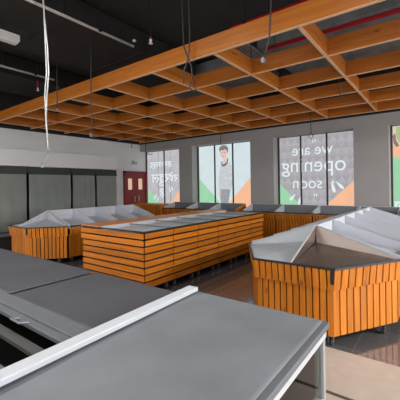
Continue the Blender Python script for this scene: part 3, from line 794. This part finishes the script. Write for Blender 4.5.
# sprinkler heads
def sprinkler(label, x, y, z, red):
    t = thing('ceiling_sprinkler', label, 'sprinkler', (x, y, z), 0, 'ceiling sprinklers')
    m = MB(); m.tube([(0, 0, .05), (0, 0, red)], .016, 8); m.build('drop_pipe', 'red_pipe', t)
    m = MB(); m.tube([(0, 0, red), (0, 0, top_at(x, y) - z)], .012, 8); m.build('riser', 'black_steel', t)
    m = MB(); m.lathe((0, 0, 0), [(.03, 0), (.03, .006), (.012, .012), (.02, .05), (.02, .06)], 10); m.build('head', 'white_plastic', t)
sprinkler('red sprinkler drop left of the front beam beside the white cable', -6.85, 3.40, 3.68, .22)
sprinkler('white sprinkler with a red drop above the middle of the front beam', -3.26, 3.22, 3.62, .09)
t = thing('ceiling_sensor', 'tiny white sensor at the end of the long conduit', 'sensor', (-3.86, 3.45, 3.9))
bx(-.02, .02, -.02, .02, 0, .03).build('sensor_body', 'white_plastic', t, .004)
m = MB(); m.tube([(0, 0, .03), (0, 0, top_at(-3.86, 3.45) - 3.9)], .005, 6); m.build('stem', 'black_steel', t)
# light fitting
def fitting(label, loc, rz=0, lit=False, ln=1.3):
    t = thing('batten_light', label, 'ceiling light', loc, rz, 'added fill lights' if lit else None)
    bx(-.07, .07, -ln / 2, ln / 2, .03, .13).build('housing', 'white_plastic', t, .008)
    bx(-.055, .055, -ln / 2 + .02, ln / 2 - .02, 0, .03).build('diffuser', 'fill_glow' if lit else 'white_plastic', t, .006)
    m = MB()
    for y in (-ln * .35, ln * .35): m.tube([(0, y, .13), (0, y, top_at(loc[0], loc[1] + y) - loc[2])], .006, 6)
    m.build('hanger', 'black_steel', t)
fitting('white batten light under the ceiling at the upper left edge', (-5.16, 1.62, 3.80))

# hanging cables
def cable(label, strands, r, mat, plug=None, group=None, name='hanging_cable'):
    b = Vector(strands[0][-1])
    t = thing(name, label, 'cable', b, 0, group)
    for s in strands:
        s = [p for p in s if p[2] < ZC - .1]; s = [(s[0][0], s[0][1], top_at(s[0][0], s[0][1]))] + s
        m = MB(); m.tube([Vector(p) - b for p in s], r, 6); m.build('strand', mat, t, smooth=True)
    if plug:
        p = Vector(plug) - b
        m = MB(); m.box(p.x - .018, p.x + .018, p.y - .018, p.y + .018, p.z - .03, p.z + .03); m.build('connector', 'alu_dull', t, .004)
def wig(x, y, z0, z1, n, a, seed):
    r = random.Random(seed); return [(x + r.uniform(-a, a), y + r.uniform(-a, a), z0 + (z1 - z0) * i / n) for i in range(n + 1)]
cx, cy = -3.86, 2.0
cable('pair of loose white cables hanging from the ceiling at the left',
      [[(cx + .0, cy, ZC), (cx, cy, 3.9), (cx + .03, cy, 3.4), (cx + .05, cy, 3.0), (cx - .0, cy, 2.75), (cx + .02, cy, 2.45), (cx + .06, cy, 2.1), (cx + .05, cy, 1.98), (cx - .06, cy, 1.90)],
       [(cx - .04, cy + .01, ZC), (cx - .03, cy + .01, 3.9), (cx + .06, cy + .01, 3.3), (cx + .08, cy + .01, 3.0), (cx + .03, cy + .01, 2.72), (cx + .0, cy + .01, 2.4), (cx + .05, cy + .01, 2.05)]],
      .008, 'white_cable', (cx - .085, cy, 1.885))
cable('grey cable hanging in front of the front beam at left, the longer one', [[(-4.65, 3.2, ZC), (-4.65, 3.2, 3.7), (-4.66, 3.2, 3.2), (-4.67, 3.2, 2.9), (-4.65, 3.2, 2.7), (-4.68, 3.2, 2.49)]], .010, 'grey_cable', (-4.68, 3.2, 2.48), 'grey cables')
cable('short grey cable hanging near the left end of the front beam', [[(-5.72, 3.2, ZC), (-5.72, 3.2, 3.6), (-5.73, 3.2, 3.07)]], .010, 'grey_cable', (-5.73, 3.2, 3.06), 'grey cables')
cable('crossed pair of grey cables with a loop, hanging at the middle of the front beam',
      [[(-2.68, 3.2, ZC), (-2.66, 3.2, 3.9), (-2.64, 3.2, 3.4), (-2.52, 3.2, 3.12), (-2.51, 3.2, 2.98), (-2.55, 3.2, 2.86), (-2.50, 3.2, 2.77), (-2.45, 3.2, 2.83), (-2.47, 3.2, 2.93)],
       [(-2.54, 3.2, ZC), (-2.55, 3.2, 3.9), (-2.54, 3.2, 3.5), (-2.56, 3.2, 3.25), (-2.64, 3.2, 3.1), (-2.65, 3.2, 2.93)]], .009, 'grey_cable', None, 'grey cables')
cable('grey cable with a plug hanging at the right of the front beam', [[(-1.42, 3.2, ZC), (-1.42, 3.2, 3.7), (-1.45, 3.2, 3.2), (-1.52, 3.2, 2.97)]], .009, 'grey_cable', (-1.53, 3.2, 2.95), 'grey cables')
cable('thin cable with a loop hanging in front of the lettered window', [[(-2.65, 8.2, ZC), (-2.64, 8.2, 3.3), (-2.63, 8.2, 2.92), (-2.70, 8.2, 2.82), (-2.63, 8.2, 2.74), (-2.58, 8.2, 2.82), (-2.63, 8.2, 2.91)]], .010, 'grey_cable', None, 'grey cables')
cable('thin dark cable hanging through the grid above the right pier', [[(-1.32, 5.6, ZC), (-1.32, 5.6, 3.3), (-1.31, 5.6, 3.02)]], .010, 'grey_cable', None, 'grey cables')
cable('thin dark cable hanging through the grid in front of the corner window', [[(-8.6, 7.5, ZC), (-8.6, 7.5, 3.2), (-8.6, 7.5, 2.95)]], .012, 'grey_cable', None, 'grey cables')
cable('dark cable looping down across the top of the corner window', [[(-8.55, 8.1, ZC), (-8.55, 8.1, 3.2), (-8.54, 8.1, 2.88), (-8.4, 8.1, 2.76), (-8.2, 8.1, 2.76)]], .012, 'grey_cable', None, 'grey cables')
cable('dark cable hanging in front of the printed man window', [[(-5.5, 8.4, ZC), (-5.5, 8.4, 3.3), (-5.5, 8.4, 2.9)]], .010, 'grey_cable', None, 'grey cables')

# ------------------------------------------------------------------ light
w = bpy.data.worlds.new('world'); SC.world = w; w.use_nodes = True
bg = w.node_tree.nodes['Background']; bg.inputs['Color'].default_value = (.75, .85, 1, 1); bg.inputs['Strength'].default_value = .6
def area(name, loc, rot, sx, sy, power, col=(1, 1, 1)):
    power *= 1.08
    l = bpy.data.lights.new(name, 'AREA'); l.shape = 'RECTANGLE'; l.size = sx; l.size_y = sy; l.energy = power; l.color = col
    o = bpy.data.objects.new(name, l); COL.objects.link(o); o.location = loc; o.rotation_euler = rot
    return o
REAR, SIDE = 27, 13
# unseen area lights added behind the viewpoint, standing in for daylight
for x, s in ((-5.55, 3.9), (-1.15, 3.9), (4.05, 5.5)):
    area('rear_daylight_fill', (x, YB - .1, 1.7), (PI / 2, 0, 0), s, 3.1, REAR * s, (1, .985, .97))
for y, s, k in ((-3.3, 4.4, 1), (1.5, 4.2, 1), (6.15, 4.1, 5.0)):  # unseen side fill added; the far one boosted for the door wall
    area('side_daylight_fill', (XR + .1, y, 1.6), (PI / 2, 0, PI / 2), s, 2.9, SIDE * s * k, (.98, .99, 1))
for x, y, p in ((-6.3, -2.6, 90), (-3.1, -2.6, 24), (-.1, -2.6, 35), (2.9, -2.6, 30), (-6.3, -.5, 70), (-3.0, .95, 56), (-.6, 1.3, 22), (-.1, -1.0, 8), (2.9, .2, 20),
                (5.6, 2.9, 70), (5.6, 5.6, 640), (7.6, 7.4, 340), (3.6, 3.1, 10), (7.6, .2, 40), (8.2, 3.8, 280)):
    fitting('added batten fill light behind the viewpoint' if y < 1 else 'added batten fill light far to the right of the picture', (x, y, 3.86), 0, True)
    area('batten_fill_lamp', (x, y, 3.85), (0, 0, 0), .12, 1.2, p, (1, .98, .955))  # lamps added out of view to brighten tops, island and walls
# light from the film covered windows reaches the room from the panes themselves

SC.view_settings.view_transform = 'Standard'; SC.view_settings.look = 'None'
SC.view_settings.gamma = 1; SC.view_settings.use_curve_mapping = False
SC.view_settings.exposure = 0.0
SC.cycles.use_denoising = True
SC.cycles.max_bounces = 8
SC.cycles.sample_clamp_indirect = 8
